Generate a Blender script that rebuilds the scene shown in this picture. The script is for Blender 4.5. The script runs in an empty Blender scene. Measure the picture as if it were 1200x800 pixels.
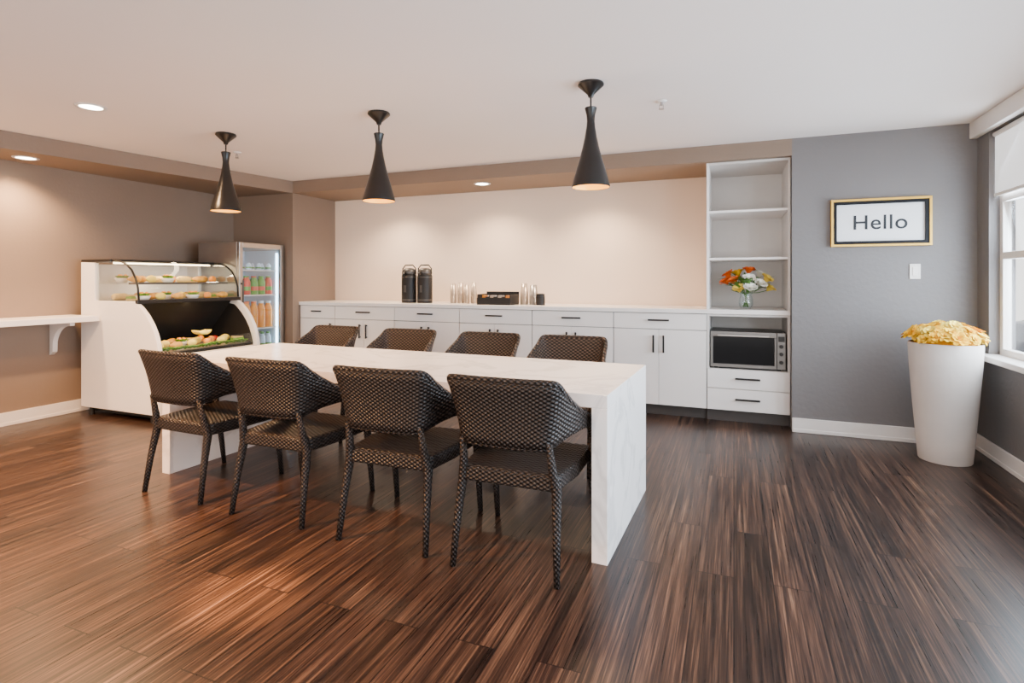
import bpy, math, random
from mathutils import Vector, Matrix
random.seed(7)
C = bpy.context.scene.collection
pi = math.pi

# ------------------------------------------------------------ materials
def newmat(name):
    m = bpy.data.materials.new(name); m.use_nodes = True
    nt = m.node_tree; b = nt.nodes['Principled BSDF']
    return m, nt, b

def pmat(name, col, rough=0.5, metal=0.0, var=0.06, scale=8.0, bump=0.0, bscale=60.0, spec=0.5, emis=None, estr=0.0, coat=0.0):
    m, nt, b = newmat(name)
    b.inputs['Roughness'].default_value = rough
    b.inputs['Metallic'].default_value = metal
    b.inputs['Specular IOR Level'].default_value = spec
    b.inputs['Coat Weight'].default_value = coat
    tc = nt.nodes.new('ShaderNodeTexCoord')
    n = nt.nodes.new('ShaderNodeTexNoise'); n.inputs['Scale'].default_value = scale; n.inputs['Detail'].default_value = 3
    nt.links.new(tc.outputs['Object'], n.inputs['Vector'])
    r = nt.nodes.new('ShaderNodeValToRGB')
    r.color_ramp.elements[0].position = 0.3; r.color_ramp.elements[1].position = 0.7
    r.color_ramp.elements[0].color = tuple(c*(1-var) for c in col)+(1,)
    r.color_ramp.elements[1].color = tuple(min(1, c*(1+var)) for c in col)+(1,)
    nt.links.new(n.outputs['Fac'], r.inputs['Fac'])
    nt.links.new(r.outputs['Color'], b.inputs['Base Color'])
    if bump:
        n2 = nt.nodes.new('ShaderNodeTexNoise'); n2.inputs['Scale'].default_value = bscale; n2.inputs['Detail'].default_value = 2
        nt.links.new(tc.outputs['Object'], n2.inputs['Vector'])
        bp = nt.nodes.new('ShaderNodeBump'); bp.inputs['Strength'].default_value = bump; bp.inputs['Distance'].default_value = 0.01
        nt.links.new(n2.outputs['Fac'], bp.inputs['Height']); nt.links.new(bp.outputs['Normal'], b.inputs['Normal'])
    if emis:
        b.inputs['Emission Color'].default_value = emis+(1,); b.inputs['Emission Strength'].default_value = estr
    return m

def glassmat(name, tint=(0.95,0.98,0.98), refl=0.04):
    m = bpy.data.materials.new(name); m.use_nodes = True
    nt = m.node_tree; nt.nodes.clear()
    o = nt.nodes.new('ShaderNodeOutputMaterial'); mx = nt.nodes.new('ShaderNodeMixShader')
    t = nt.nodes.new('ShaderNodeBsdfTransparent'); t.inputs['Color'].default_value = tint+(1,)
    g = nt.nodes.new('ShaderNodeBsdfGlossy'); g.inputs['Roughness'].default_value = 0.03
    lw = nt.nodes.new('ShaderNodeLayerWeight'); lw.inputs['Blend'].default_value = 0.25
    mm = nt.nodes.new('ShaderNodeMath'); mm.operation = 'MULTIPLY_ADD'; mm.inputs[1].default_value = 0.25; mm.inputs[2].default_value = refl
    nt.links.new(lw.outputs['Fresnel'], mm.inputs[0]); nt.links.new(mm.outputs[0], mx.inputs['Fac'])
    nt.links.new(t.outputs[0], mx.inputs[1]); nt.links.new(g.outputs[0], mx.inputs[2]); nt.links.new(mx.outputs[0], o.inputs['Surface'])
    return m

def floormat():
    m, nt, b = newmat('wood_floor')
    L = nt.links
    tc = nt.nodes.new('ShaderNodeTexCoord')
    mp = nt.nodes.new('ShaderNodeMapping'); mp.inputs['Rotation'].default_value = (0,0,pi/2)
    L.new(tc.outputs['Object'], mp.inputs['Vector'])
    br = nt.nodes.new('ShaderNodeTexBrick')
    br.inputs['Scale'].default_value = 1.0; br.inputs['Brick Width'].default_value = 1.25; br.inputs['Row Height'].default_value = 0.15
    br.inputs['Mortar Size'].default_value = 0.0024; br.inputs['Mortar Smooth'].default_value = 0.1
    br.offset = 0.37
    br.inputs['Color1'].default_value = (0.0,0,0,1); br.inputs['Color2'].default_value = (1,1,1,1); br.inputs['Mortar'].default_value = (0.5,0.5,0.5,1)
    L.new(mp.outputs[0], br.inputs['Vector'])
    sep = nt.nodes.new('ShaderNodeSeparateXYZ'); L.new(tc.outputs['Object'], sep.inputs[0])
    off = nt.nodes.new('ShaderNodeMath'); off.operation = 'MULTIPLY'; off.inputs[1].default_value = 7.3
    L.new(br.outputs['Color'], off.inputs[0])
    def noise(fx,fy,det,rough):
        cmb = nt.nodes.new('ShaderNodeCombineXYZ')
        a = nt.nodes.new('ShaderNodeMath'); a.operation='MULTIPLY'; a.inputs[1].default_value = fx
        c = nt.nodes.new('ShaderNodeMath'); c.operation='MULTIPLY'; c.inputs[1].default_value = fy
        L.new(sep.outputs['X'], a.inputs[0]); L.new(sep.outputs['Y'], c.inputs[0])
        L.new(a.outputs[0], cmb.inputs['X']); L.new(c.outputs[0], cmb.inputs['Y']); L.new(off.outputs[0], cmb.inputs['Z'])
        n = nt.nodes.new('ShaderNodeTexNoise'); n.inputs['Scale'].default_value = 1.0; n.inputs['Detail'].default_value = det; n.inputs['Roughness'].default_value = rough
        L.new(cmb.outputs[0], n.inputs['Vector']); return n
    n1 = noise(130,2.0,4,0.65); n2 = noise(40,0.9,2,0.5)
    mixn = nt.nodes.new('ShaderNodeMath'); mixn.operation='MULTIPLY_ADD'; mixn.inputs[1].default_value=0.30
    sc = nt.nodes.new('ShaderNodeMath'); sc.operation='MULTIPLY'; sc.inputs[1].default_value=0.70
    L.new(n1.outputs['Fac'], sc.inputs[0]); L.new(n2.outputs['Fac'], mixn.inputs[0]); L.new(sc.outputs[0], mixn.inputs[2])
    ramp = nt.nodes.new('ShaderNodeValToRGB'); cr = ramp.color_ramp
    cr.elements[0].position = 0.38; cr.elements[0].color = (0.0070,0.0040,0.0034,1)
    cr.elements[1].position = 0.70; cr.elements[1].color = (0.185,0.103,0.062,1)
    e = cr.elements.new(0.49); e.color = (0.024,0.0125,0.0090,1)
    e = cr.elements.new(0.575); e.color = (0.066,0.035,0.0225,1)
    L.new(mixn.outputs[0], ramp.inputs['Fac'])
    tone = nt.nodes.new('ShaderNodeMapRange'); tone.inputs['To Min'].default_value = 0.66; tone.inputs['To Max'].default_value = 1.28
    L.new(br.outputs['Color'], tone.inputs['Value'])
    mul = nt.nodes.new('ShaderNodeMix'); mul.data_type='RGBA'; mul.blend_type='MULTIPLY'; mul.inputs['Factor'].default_value = 1
    L.new(ramp.outputs['Color'], mul.inputs['A']); L.new(tone.outputs[0], mul.inputs['B'])
    dk = nt.nodes.new('ShaderNodeMix'); dk.data_type='RGBA'; L.new(br.outputs['Fac'], dk.inputs['Factor'])
    L.new(mul.outputs['Result'], dk.inputs['A']); dk.inputs['B'].default_value = (0.004,0.0025,0.0025,1)
    L.new(dk.outputs['Result'], b.inputs['Base Color'])
    rr = nt.nodes.new('ShaderNodeMapRange'); rr.inputs['To Min'].default_value = 0.22; rr.inputs['To Max'].default_value = 0.38
    L.new(n1.outputs['Fac'], rr.inputs['Value']); L.new(rr.outputs[0], b.inputs['Roughness'])
    b.inputs['Specular IOR Level'].default_value = 0.34
    bp = nt.nodes.new('ShaderNodeBump'); bp.inputs['Strength'].default_value = 0.08; bp.inputs['Distance'].default_value = 0.004
    L.new(n1.outputs['Fac'], bp.inputs['Height']); L.new(bp.outputs[0], b.inputs['Normal'])
    return m

def quartzmat():
    m, nt, b = newmat('white_quartz'); L = nt.links
    tc = nt.nodes.new('ShaderNodeTexCoord')
    n = nt.nodes.new('ShaderNodeTexNoise'); n.inputs['Scale'].default_value = 1.6; n.inputs['Detail'].default_value = 6; n.inputs['Distortion'].default_value = 1.2
    L.new(tc.outputs['Object'], n.inputs['Vector'])
    r = nt.nodes.new('ShaderNodeValToRGB'); cr = r.color_ramp
    cr.elements[0].position = 0.45; cr.elements[0].color = (0.85,0.80,0.77,1)
    cr.elements[1].position = 0.52; cr.elements[1].color = (0.86,0.81,0.78,1)
    e = cr.elements.new(0.487); e.color = (0.69,0.65,0.63,1)
    L.new(n.outputs['Fac'], r.inputs['Fac']); L.new(r.outputs[0], b.inputs['Base Color'])
    b.inputs['Roughness'].default_value = 0.25
    return m

def weavemat(name, dark, light, K=300):
    m, nt, b = newmat(name); L = nt.links
    uv = nt.nodes.new('ShaderNodeUVMap'); uv.uv_map = 'UVMap'
    sep = nt.nodes.new('ShaderNodeSeparateXYZ'); L.new(uv.outputs[0], sep.inputs[0])
    def mth(op, a, bb=None):
        n = nt.nodes.new('ShaderNodeMath'); n.operation = op
        for i, v in enumerate((a, bb)):
            if v is None: continue
            if isinstance(v, (int, float)): n.inputs[i].default_value = v
            else: L.new(v, n.inputs[i])
        return n.outputs[0]
    su = mth('SINE', mth('MULTIPLY', sep.outputs['X'], K*0.62)); sv = mth('SINE', mth('MULTIPLY', sep.outputs['Y'], K))
    pr = mth('MULTIPLY', su, sv)
    h = mth('ADD', mth('MULTIPLY', pr, 0.5), 0.5)
    r = nt.nodes.new('ShaderNodeValToRGB'); cr = r.color_ramp
    cr.elements[0].position = 0.35; cr.elements[0].color = dark+(1,)
    cr.elements[1].position = 0.98; cr.elements[1].color = light+(1,)
    L.new(h, r.inputs['Fac']); L.new(r.outputs[0], b.inputs['Base Color'])
    bp = nt.nodes.new('ShaderNodeBump'); bp.inputs['Strength'].default_value = 1.0; bp.inputs['Distance'].default_value = 0.005
    L.new(h, bp.inputs['Height']); L.new(bp.outputs[0], b.inputs['Normal'])
    b.inputs['Roughness'].default_value = 0.38; b.inputs['Specular IOR Level'].default_value = 0.28
    return m

M = dict(
 floor=floormat(), quartz=quartzmat(),
 taupe=pmat('taupe_wall_paint',(0.225,0.158,0.113),0.7,var=0.03,scale=2,bump=0.15,bscale=45),
 grey=pmat('grey_wall_paint',(0.162,0.149,0.145),0.6,var=0.03,scale=2,bump=0.22,bscale=30),
 cream=pmat('cream_wall_paint',(0.84,0.665,0.52),0.7,var=0.012,scale=2,bump=0.05),
 ceil=pmat('ceiling_paint',(0.88,0.79,0.74),0.8,var=0.012,scale=1.5),
 trim=pmat('white_trim_paint',(0.76,0.71,0.67),0.4,var=0.02),
 cab=pmat('white_cabinet',(0.88,0.82,0.775),0.35,var=0.01),
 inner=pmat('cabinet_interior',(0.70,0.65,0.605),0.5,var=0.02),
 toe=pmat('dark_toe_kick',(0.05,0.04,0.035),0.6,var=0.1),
 counter=pmat('white_counter',(0.88,0.82,0.775),0.25,var=0.02),
 black=pmat('black_metal',(0.010,0.008,0.007),0.30,var=0.2,spec=0.4),
 mblack=pmat('matt_black',(0.014,0.012,0.011),0.5,var=0.1,spec=0.3),
 dglass=pmat('dark_oven_glass',(0.005,0.005,0.006),0.12,var=0.1,spec=0.15),
 steel=pmat('stainless_steel',(0.40,0.37,0.345),0.33,metal=0.9,var=0.05),
 dsteel=pmat('dark_steel',(0.08,0.074,0.07),0.38,metal=0.5,var=0.05),
 mwsteel=pmat('brushed_oven_steel',(0.20,0.185,0.172),0.36,metal=0.6,var=0.05),
 gold=pmat('gold_paint',(0.78,0.46,0.08),0.35,metal=0.5,var=0.05),
 brass=pmat('brass_inner_glow',(0.95,0.58,0.06),0.4,metal=0.1,var=0.05,emis=(1.0,0.47,0.02),estr=1.8),  # emission stands in for bulb light on the lining
 bulb=pmat('warm_bulb',(1,0.85,0.5),0.4,emis=(1.0,0.66,0.15),estr=5),
 lens=pmat('downlight_lens',(1,0.95,0.9),0.4,emis=(1.0,0.86,0.68),estr=25),
 led=pmat('led_strip',(1,1,1),0.4,emis=(0.66,0.85,1.0),estr=12),
 warmled=pmat('warm_led_strip',(1,1,1),0.4,emis=(1.0,0.74,0.42),estr=16),
 weave=weavemat('dark_wicker',(0.0028,0.0023,0.0022),(0.062,0.047,0.041),340),
 weavebr=weavemat('brown_wicker',(0.006,0.0038,0.0028),(0.105,0.066,0.047),270),
 glass=glassmat('clear_glass'), wglass=glassmat('window_glass',(0.97,0.99,1.0),0.04), fglass=glassmat('fridge_glass',(0.90,0.95,0.98),0.05),
 whitegloss=pmat('white_enamel',(0.85,0.79,0.745),0.3,var=0.01),
 paper=pmat('white_paper',(0.82,0.82,0.83),0.6,var=0.01),
 ink=pmat('black_ink',(0.010,0.012,0.016),0.6),
 charcoal=pmat('charcoal_frame',(0.006,0.006,0.008),0.5,spec=0.2),
 planter=pmat('planter_ceramic',(0.63,0.57,0.525),0.55,var=0.06,scale=3,bump=0.12,bscale=30),
 soil=pmat('soil',(0.05,0.035,0.025),0.9,bump=0.6),
 yellow=pmat('yellow_petals',(1.0,0.50,0.015),0.7,var=0.2,scale=20,spec=0.12),
 golden=pmat('golden_petals',(1.0,0.60,0.045),0.7,var=0.15,scale=20,spec=0.12),
 deepgold=pmat('deep_golden_inner_petals',(0.72,0.30,0.01),0.8,var=0.2,scale=30,spec=0.1),
 paleyel=pmat('pale_yellow_petals',(1.0,0.72,0.12),0.7,var=0.1,scale=20,spec=0.15),
 orange=pmat('orange_petals',(0.95,0.16,0.01),0.55,var=0.2,scale=30),
 white=pmat('white_petals',(0.92,0.88,0.76),0.55,var=0.06,scale=30),
 leaf=pmat('green_leaf',(0.07,0.19,0.02),0.5,var=0.3,scale=20),
 lettuce=pmat('lettuce',(0.20,0.45,0.02),0.5,var=0.4,scale=25),
 crust=pmat('baked_crust',(0.88,0.38,0.04),0.5,var=0.3,scale=25,bump=0.3),
 bread=pmat('pale_bread',(0.92,0.60,0.18),0.6,var=0.15,scale=25,bump=0.3),
 redf=pmat('red_food',(0.75,0.04,0.01),0.4,var=0.2,scale=30),
 orangef=pmat('orange_food',(0.95,0.30,0.01),0.4,var=0.15,scale=30),
 juice=pmat('orange_juice',(0.92,0.30,0.01),0.25,var=0.05),
 green=pmat('green_label',(0.06,0.30,0.02),0.35,var=0.1),
 red=pmat('red_label',(0.65,0.03,0.01),0.35,var=0.1),
 milk=pmat('pale_bottle',(0.62,0.72,0.80),0.3,var=0.03),
 cup=pmat('silver_tan_cup',(0.50,0.40,0.31),0.3,metal=0.5,var=0.05),
 shade=pmat('glowing_shade_fabric',(0.86,0.85,0.83),0.8,var=0.02,emis=(0.95,0.97,1.0),estr=0.8),  # weak emission stands in for daylight through the cloth
 facade=pmat('building_facade',(0.66,0.52,0.42),0.8,var=0.1,scale=1),
 fwin=pmat('facade_window_glass',(0.16,0.20,0.24),0.2,var=0.1),
 street=pmat('asphalt',(0.26,0.26,0.27),0.9,var=0.15),
 carp=pmat('car_paint',(0.16,0.18,0.22),0.25,metal=0.4),
 rubber=pmat('rubber',(0.02,0.02,0.02),0.8),
)

# ------------------------------------------------------------ geometry helpers: (verts, faces)
def g_box(x0,x1,y0,y1,z0,z1):
    v=[(x0,y0,z0),(x1,y0,z0),(x1,y1,z0),(x0,y1,z0),(x0,y0,z1),(x1,y0,z1),(x1,y1,z1),(x0,y1,z1)]
    return v,[(0,3,2,1),(4,5,6,7),(0,1,5,4),(1,2,6,5),(2,3,7,6),(3,0,4,7)]
def g_lathe(prof, n=32, c=(0,0,0), closed=False):
    v=[];f=[]
    for r,z in prof:
        for i in range(n):
            a=2*pi*i/n; v.append((c[0]+r*math.cos(a),c[1]+r*math.sin(a),c[2]+z))
    for j in range(len(prof)-1):
        for i in range(n):
            k=(i+1)%n; f.append((j*n+i,j*n+k,(j+1)*n+k,(j+1)*n+i))
    if closed:
        f.append(tuple(reversed(range(n)))); f.append(tuple(range((len(prof)-1)*n,len(prof)*n)))
    return v,f
def g_cyl(r,z0,z1,c=(0,0),n=24):
    return g_lathe([(r,z0),(r,z1)],n,(c[0],c[1],0),True)
def g_tube(pts, rad, n=10, cap=True, sq=False):
    v=[];f=[]; P=[Vector(p) for p in pts]
    if not hasattr(rad,'__len__'): rad=[rad]*len(P)
    up=None
    for i,p in enumerate(P):
        t=(P[min(i+1,len(P)-1)]-P[max(i-1,0)]).normalized()
        if up is None: up=Vector((0,0,1)) if abs(t.z)<0.9 else Vector((0,1,0))
        s=t.cross(up).normalized(); u=s.cross(t).normalized(); up=u
        for k in range(n):
            a=2*pi*k/n+(pi/4 if sq else 0)
            v.append(tuple(p+s*math.cos(a)*rad[i]+u*math.sin(a)*rad[i]))
    for j in range(len(P)-1):
        for i in range(n):
            k=(i+1)%n; f.append((j*n+i,j*n+k,(j+1)*n+k,(j+1)*n+i))
    if cap:
        f.append(tuple(reversed(range(n)))); f.append(tuple(range((len(P)-1)*n,len(P)*n)))
    return v,f
def g_prism_y(prof,y0,y1):
    n=len(prof)
    v=[(x,y0,z) for x,z in prof]+[(x,y1,z) for x,z in prof]
    f=[tuple(range(n)),tuple(reversed(range(n,2*n)))]+[(i,i+n,(i+1)%n+n,(i+1)%n) for i in range(n)]
    return v,f
def g_prism_z(prof,z0,z1):
    n=len(prof)
    v=[(x,y,z0) for x,y in prof]+[(x,y,z1) for x,y in prof]
    f=[tuple(reversed(range(n))),tuple(range(n,2*n))]+[(i,(i+1)%n,(i+1)%n+n,i+n) for i in range(n)]
    return v,f
def g_strip_y(prof,y0,y1):
    n=len(prof)
    v=[(x,y0,z) for x,z in prof]+[(x,y1,z) for x,z in prof]
    return v,[(i,i+1,i+1+n,i+n) for i in range(n-1)]
def merge(*gs):
    V=[];F=[]
    for v,f in gs:
        o=len(V); V+=list(v); F+=[tuple(i+o for i in q) for q in f]
    return V,F
def xf(g, mat):
    v,f=g; return [tuple(mat@Vector(p)) for p in v], f
def T(x,y,z): return Matrix.Translation((x,y,z))
def R(a,ax): return Matrix.Rotation(a,4,ax)

def mkobj(name, g, mat, smooth=False, bevel=0.0, uv=None, solid=0.0, subd=0, autos=False):
    v,f=g
    me=bpy.data.meshes.new(name); me.from_pydata([tuple(p) for p in v],[],f); me.validate(); me.update()
    mats = mat if isinstance(mat,(list,tuple)) else [mat]
    for m in mats: me.materials.append(m)
    if uv is not None:
        l=me.uv_layers.new(name='UVMap')
        for poly in me.polygons:
            for li in poly.loop_indices:
                vi=me.loops[li].vertex_index
                l.data[li].uv = uv(vi, me.vertices[vi].co, poly.normal)
    o=bpy.data.objects.new(name,me); C.objects.link(o)
    if smooth:
        for p in me.polygons: p.use_smooth=True
    if autos:
        for p in me.polygons: p.use_smooth=True
        try: me.set_sharp_from_angle(angle=math.radians(40))
        except Exception: pass
    if solid:
        s=o.modifiers.new('s','SOLIDIFY'); s.thickness=solid; s.offset=0
    if subd:
        s=o.modifiers.new('d','SUBSURF'); s.levels=subd; s.render_levels=subd
    if bevel:
        b=o.modifiers.new('b','BEVEL'); b.width=bevel; b.segments=2; b.limit_method='ANGLE'; b.angle_limit=math.radians(35)
    return o
def part(par,name,g,mat,**k):
    lab=k.pop('label',None)
    o=mkobj(name,g,mat,**k); o.parent=par
    if lab: o['label']=lab
    return o
def tag(o,label,cat,group=None):
    o['label']=label; o['category']=cat
    if group: o['group']=group
    return o
def thing(name,loc,label,cat,group=None,rot=0):
    e=bpy.data.objects.new(name,None); e.empty_display_size=0.1; e.location=loc; e.rotation_euler=(0,0,rot); C.objects.link(e)
    return tag(e,label,cat,group)
def single(name,g,mat,loc,label,cat,group=None,rot=0,**k):
    o=mkobj(name,g,mat,**k); o.location=loc; o.rotation_euler=(0,0,rot); return tag(o,label,cat,group)
def struct(name,g,mat,label,**k):
    o=mkobj(name,g,mat,**k); o['kind']='structure'; o['label']=label; return o
def copytree(o,parent=None):
    c=o.copy(); C.objects.link(c)
    if parent is not None:
        c.parent=parent; c.matrix_parent_inverse=o.matrix_parent_inverse.copy()
    for ch in list(o.children): copytree(ch,c)
    return c
def clone(o,loc,rot=None,label=None):
    c=copytree(o); c.location=loc
    if rot is not None: c.rotation_euler=(0,0,rot)
    if label: c['label']=label
    return c

# ------------------------------------------------------------ room shell
XL,XR,YB,YA,H=-5.80,1.68,5.10,5.85,2.42
XA0,XA1=-4.85,0.445
SZ=2.28
struct('floor',g_box(-6.0,1.95,-2.2,6.0,-0.1,0),M['floor'],'dark strand bamboo plank floor')
struct('ceiling',g_box(-6.0,1.95,-2.2,6.0,H,H+0.1),M['ceil'],'smooth off-white ceiling')
struct('wall_left',g_box(-5.95,XL,-2.2,5.99,0,H),M['taupe'],'taupe painted wall')
struct('wall_back',g_box(XA1,XR+0.15,YB,5.99,0,H),M['grey'],'textured grey painted wall')
struct('wall_corner',g_box(XL,XA0,YB,5.99,0,H),M['taupe'],'taupe painted wall beside the alcove')
struct('wall_alcove',g_box(XA0,XA1,YA,5.99,0,H),M['cream'],'cream painted alcove wall')
struct('trim_1',g_box(XA0,XA1,YB,YA,SZ,H),M['taupe'],'taupe soffit over the counter alcove')
struct('trim_2',g_prism_z([(XL,-2.2),(-6.0+0.35,-2.2),(-5.30,2.52),(XA0,YB),(XL,YB)],SZ,H),M['taupe'],'taupe soffit along the wall')
W=[(0.2,2.55),(2.95,4.90)]
ws=0.72; wt=2.30
gs=[g_box(XR,XR+0.15,-2.2,YB,0,ws),g_box(XR,XR+0.15,-2.2,YB,wt,H)]
ys=[-2.2]+[y for w in W for y in w]+[YB]
for i in range(0,len(ys),2): gs.append(g_box(XR,XR+0.15,ys[i],ys[i+1],ws,wt))
struct('wall_right',merge(*gs),M['grey'],'grey wall with large windows')
for i,(a,b) in enumerate(W):
    x0,x1=XR+0.06,XR+0.11
    f=0.05
    fr=[g_box(x0,x1,a,a+f,ws,wt),g_box(x0,x1,b-f,b,ws,wt),g_box(x0,x1,a+f,b-f,ws,ws+f),g_box(x0,x1,a+f,b-f,wt-f,wt)]
    mid=(a+b)/2
    fr.append(g_box(x0,x1,mid-0.03,mid+0.03,ws+f,wt-f))
    for zz in (1.42,1.82): 
        fr.append(g_box(x0,x1,a+f,mid-0.03,zz-0.025,zz+0.025)); fr.append(g_box(x0,x1,mid+0.03,b-f,zz-0.025,zz+0.025))
    w=struct('window_%d'%(i+1),merge(*fr),M['trim'],'white framed window',bevel=0.004)
    gl=mkobj('window_pane',g_box(XR+0.083,XR+0.088,a+f,b-f,ws+f,wt-f),M['wglass']); gl.parent=w; gl['kind']='structure'
struct('trim_3',g_box(XR-0.05,XR-0.001,-2.2,YB-0.002,wt,H-0.002),M['trim'],'white header box over the windows',bevel=0.004)
struct('trim_4',merge(g_box(XR-0.07,XR+0.058,2.9,YB-0.01,ws-0.035,ws+0.005)),M['trim'],'white window sill',bevel=0.006)
struct('trim_5',merge(g_box(XR-0.07,XR+0.058,0.1,2.6,ws-0.035,ws+0.005)),M['trim'],'white window sill',bevel=0.006)
bh=0.115
def bbprof_x(x0,x1,y):
    return merge(g_box(x0,x1,y-0.016,y,0,bh),g_box(x0,x1,y-0.022,y,0,0.03))
struct('baseboard_back',bbprof_x(XA1,XR-0.017,YB-0.001),M['trim'],'white baseboard',bevel=0.004)
struct('baseboard_right',merge(g_box(XR-0.017,XR-0.001,-2.2,YB,0,bh),g_box(XR-0.023,XR-0.001,-2.2,YB,0,0.03)),M['trim'],'white baseboard',bevel=0.004)
struct('baseboard_left',merge(g_box(XL+0.001,XL+0.017,-2.2,YB,0,bh),g_box(XL+0.001,XL+0.023,-2.2,YB,0,0.03)),M['trim'],'cream baseboard',bevel=0.004)
struct('baseboard_corner',bbprof_x(XL+0.02,XA0,YB-0.001),M['trim'],'cream baseboard',bevel=0.004)

for (a,b) in W:
    sh=thing('roller_shade',(XR+0.02,(a+b)/2,wt),'white fabric roller shade partly lowered over the window','window shade','roller shades')
    hw=(b-a)/2-0.02
    part(sh,'shade_fabric',g_box(0.008,0.012,-hw,hw,-0.44,-0.03),M['shade'])
    part(sh,'hem_bar',g_box(0,0.02,-hw,hw,-0.465,-0.44),M['trim'],bevel=0.004)
    part(sh,'roller_tube',xf(g_cyl(0.018,-hw,hw,n=16),T(0.01,0,-0.025)@R(pi/2,'X')),M['trim'],smooth=False)

# ------------------------------------------------------------ cabinets
FY=5.215
bounds=[-4.845,-4.33,-3.51,-2.70,-1.88,-1.06,-0.225]
CT=0.99
def handle_h(par,x,z,L=0.13,y=0.0):
    g=merge(g_box(x-L/2,x+L/2,y-0.032,y-0.020,z-0.008,z+0.008),g_box(x-L/2+0.008,x-L/2+0.02,y-0.024,y,z-0.005,z+0.005),g_box(x+L/2-0.02,x+L/2-0.008,y-0.024,y,z-0.005,z+0.005))
    return part(par,'handle',g,M['black'],bevel=0.002,label='matt black bar handle')
def handle_v(par,x,z,L=0.16,y=0.0):
    g=merge(g_box(x-0.008,x+0.008,y-0.032,y-0.020,z-L/2,z+L/2),g_box(x-0.005,x+0.005,y-0.024,y,z-L/2+0.008,z-L/2+0.02),g_box(x-0.005,x+0.005,y-0.024,y,z+L/2-0.02,z+L/2-0.008))
    return part(par,'handle',g,M['black'],bevel=0.002,label='matt black bar handle')
def drawer(par,x0,x1,z0,z1,L=0.15):
    d=part(par,'drawer',g_box(x0,x1,0,0.02,z0,z1),M['cab'],bevel=0.0025); handle_h(d,(x0+x1)/2,(z0+z1)/2+0.01,L); return d
for i in range(6):
    a,b=bounds[i]+0.001,bounds[i+1]-0.001; w=b-a
    e=thing('cabinet',(a,FY,0),'white flat-front base cabinet with drawer and black handles','cabinet','base cabinets under the counter')
    part(e,'body',g_box(0,w,0.0215,0.63,0.10,CT-0.041),M['dsteel'])
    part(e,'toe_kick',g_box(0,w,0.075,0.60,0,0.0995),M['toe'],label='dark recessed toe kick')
    drawer(e,0.003,w-0.003,0.80,CT-0.045,0.19 if w>0.6 else 0.14)
    if w>0.6:
        for s in (0,1):
            x0=0.003 if s==0 else w/2+0.0015; x1=w/2-0.0015 if s==0 else w-0.003
            d=part(e,'door',g_box(x0,x1,0,0.02,0.105,0.795),M['cab'],bevel=0.0025)
            handle_v(d,w/2+(-0.045 if s==0 else 0.045),0.665)
    else:
        d=part(e,'door',g_box(0.003,w-0.003,0,0.02,0.105,0.795),M['cab'],bevel=0.0025); handle_v(d,w-0.05,0.665)
a,b=-0.224,0.443; w=b-a
e=thing('cabinet',(a,FY,0),'white base cabinet with open microwave niche and two drawers','cabinet','base cabinets under the counter')
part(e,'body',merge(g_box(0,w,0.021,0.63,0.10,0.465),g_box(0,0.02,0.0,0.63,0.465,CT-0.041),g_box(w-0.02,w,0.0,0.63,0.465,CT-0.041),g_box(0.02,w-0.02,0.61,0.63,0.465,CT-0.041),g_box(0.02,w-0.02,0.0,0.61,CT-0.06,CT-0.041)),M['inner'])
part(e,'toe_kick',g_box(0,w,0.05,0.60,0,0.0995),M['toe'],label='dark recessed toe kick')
drawer(e,0.003,w-0.003,0.297,0.462,0.20); drawer(e,0.003,w-0.003,0.105,0.290,0.20)
single('countertop',g_box(XA0+0.002,XA1-0.002,FY-0.02,YA-0.002,CT-0.04,CT),M['counter'],(0,0,0),'long white stone countertop over the base cabinets','countertop',bevel=0.004)
e=thing('shelf_unit',(-0.225,5.16,CT),'tall white open shelving unit standing on the counter','shelf')
w=0.665; hh=SZ-CT-0.002; D=0.68
part(e,'side_panel',g_box(0,0.020,0,D,0.001,hh),M['cab'],bevel=0.002)
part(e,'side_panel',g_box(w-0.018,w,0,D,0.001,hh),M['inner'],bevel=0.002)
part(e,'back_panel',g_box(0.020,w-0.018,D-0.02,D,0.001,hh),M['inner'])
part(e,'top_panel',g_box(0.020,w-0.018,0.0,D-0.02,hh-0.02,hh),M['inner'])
for z in (1.435,1.85):
    part(e,'shelf',g_box(0.021,w-0.019,0.03,D-0.021,z-CT-0.010,z-CT+0.010),M['cab'],bevel=0.002)
# microwave
e=thing('microwave',(-0.195,5.235,0.4655),'stainless steel microwave oven with dark glass door','microwave')
mw,mh=0.605,0.330
part(e,'body',g_box(0,mw,0.02,0.42,0.015,mh),M['dsteel'],bevel=0.006)
for x in (0.03,0.54):
    for y in (0.05,0.35): part(e,'foot',g_box(x,x+0.03,y,y+0.03,0,0.015),M['rubber'])
dw=0.535
d=part(e,'door',merge(g_box(0.0,dw,0,0.02,0.015,0.045),g_box(0,dw,0,0.02,mh-0.045,mh),g_box(0,0.022,0,0.02,0.045,mh-0.045),g_box(dw-0.018,dw,0,0.02,0.045,mh-0.045)),M['mwsteel'],bevel=0.003)
part(d,'window',g_box(0.022,dw-0.018,0.004,0.02,0.045,mh-0.045),M['dglass'],label='dark tinted door window')
part(d,'handle',merge(g_box(0.06,dw-0.06,-0.035,-0.022,mh-0.040,mh-0.024),g_box(0.07,0.09,-0.022,0.002,mh-0.038,mh-0.026),g_box(dw-0.09,dw-0.07,-0.022,0.002,mh-0.038,mh-0.026)),M['steel'],bevel=0.003,label='horizontal steel door handle')
cp=part(e,'control_panel',g_box(dw+0.002,mw,0,0.02,0.015,mh),M['mwsteel'],bevel=0.003)
part(cp,'display',g_box(dw+0.012,mw-0.008,-0.002,0,mh-0.075,mh-0.03),M['black'])
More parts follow.
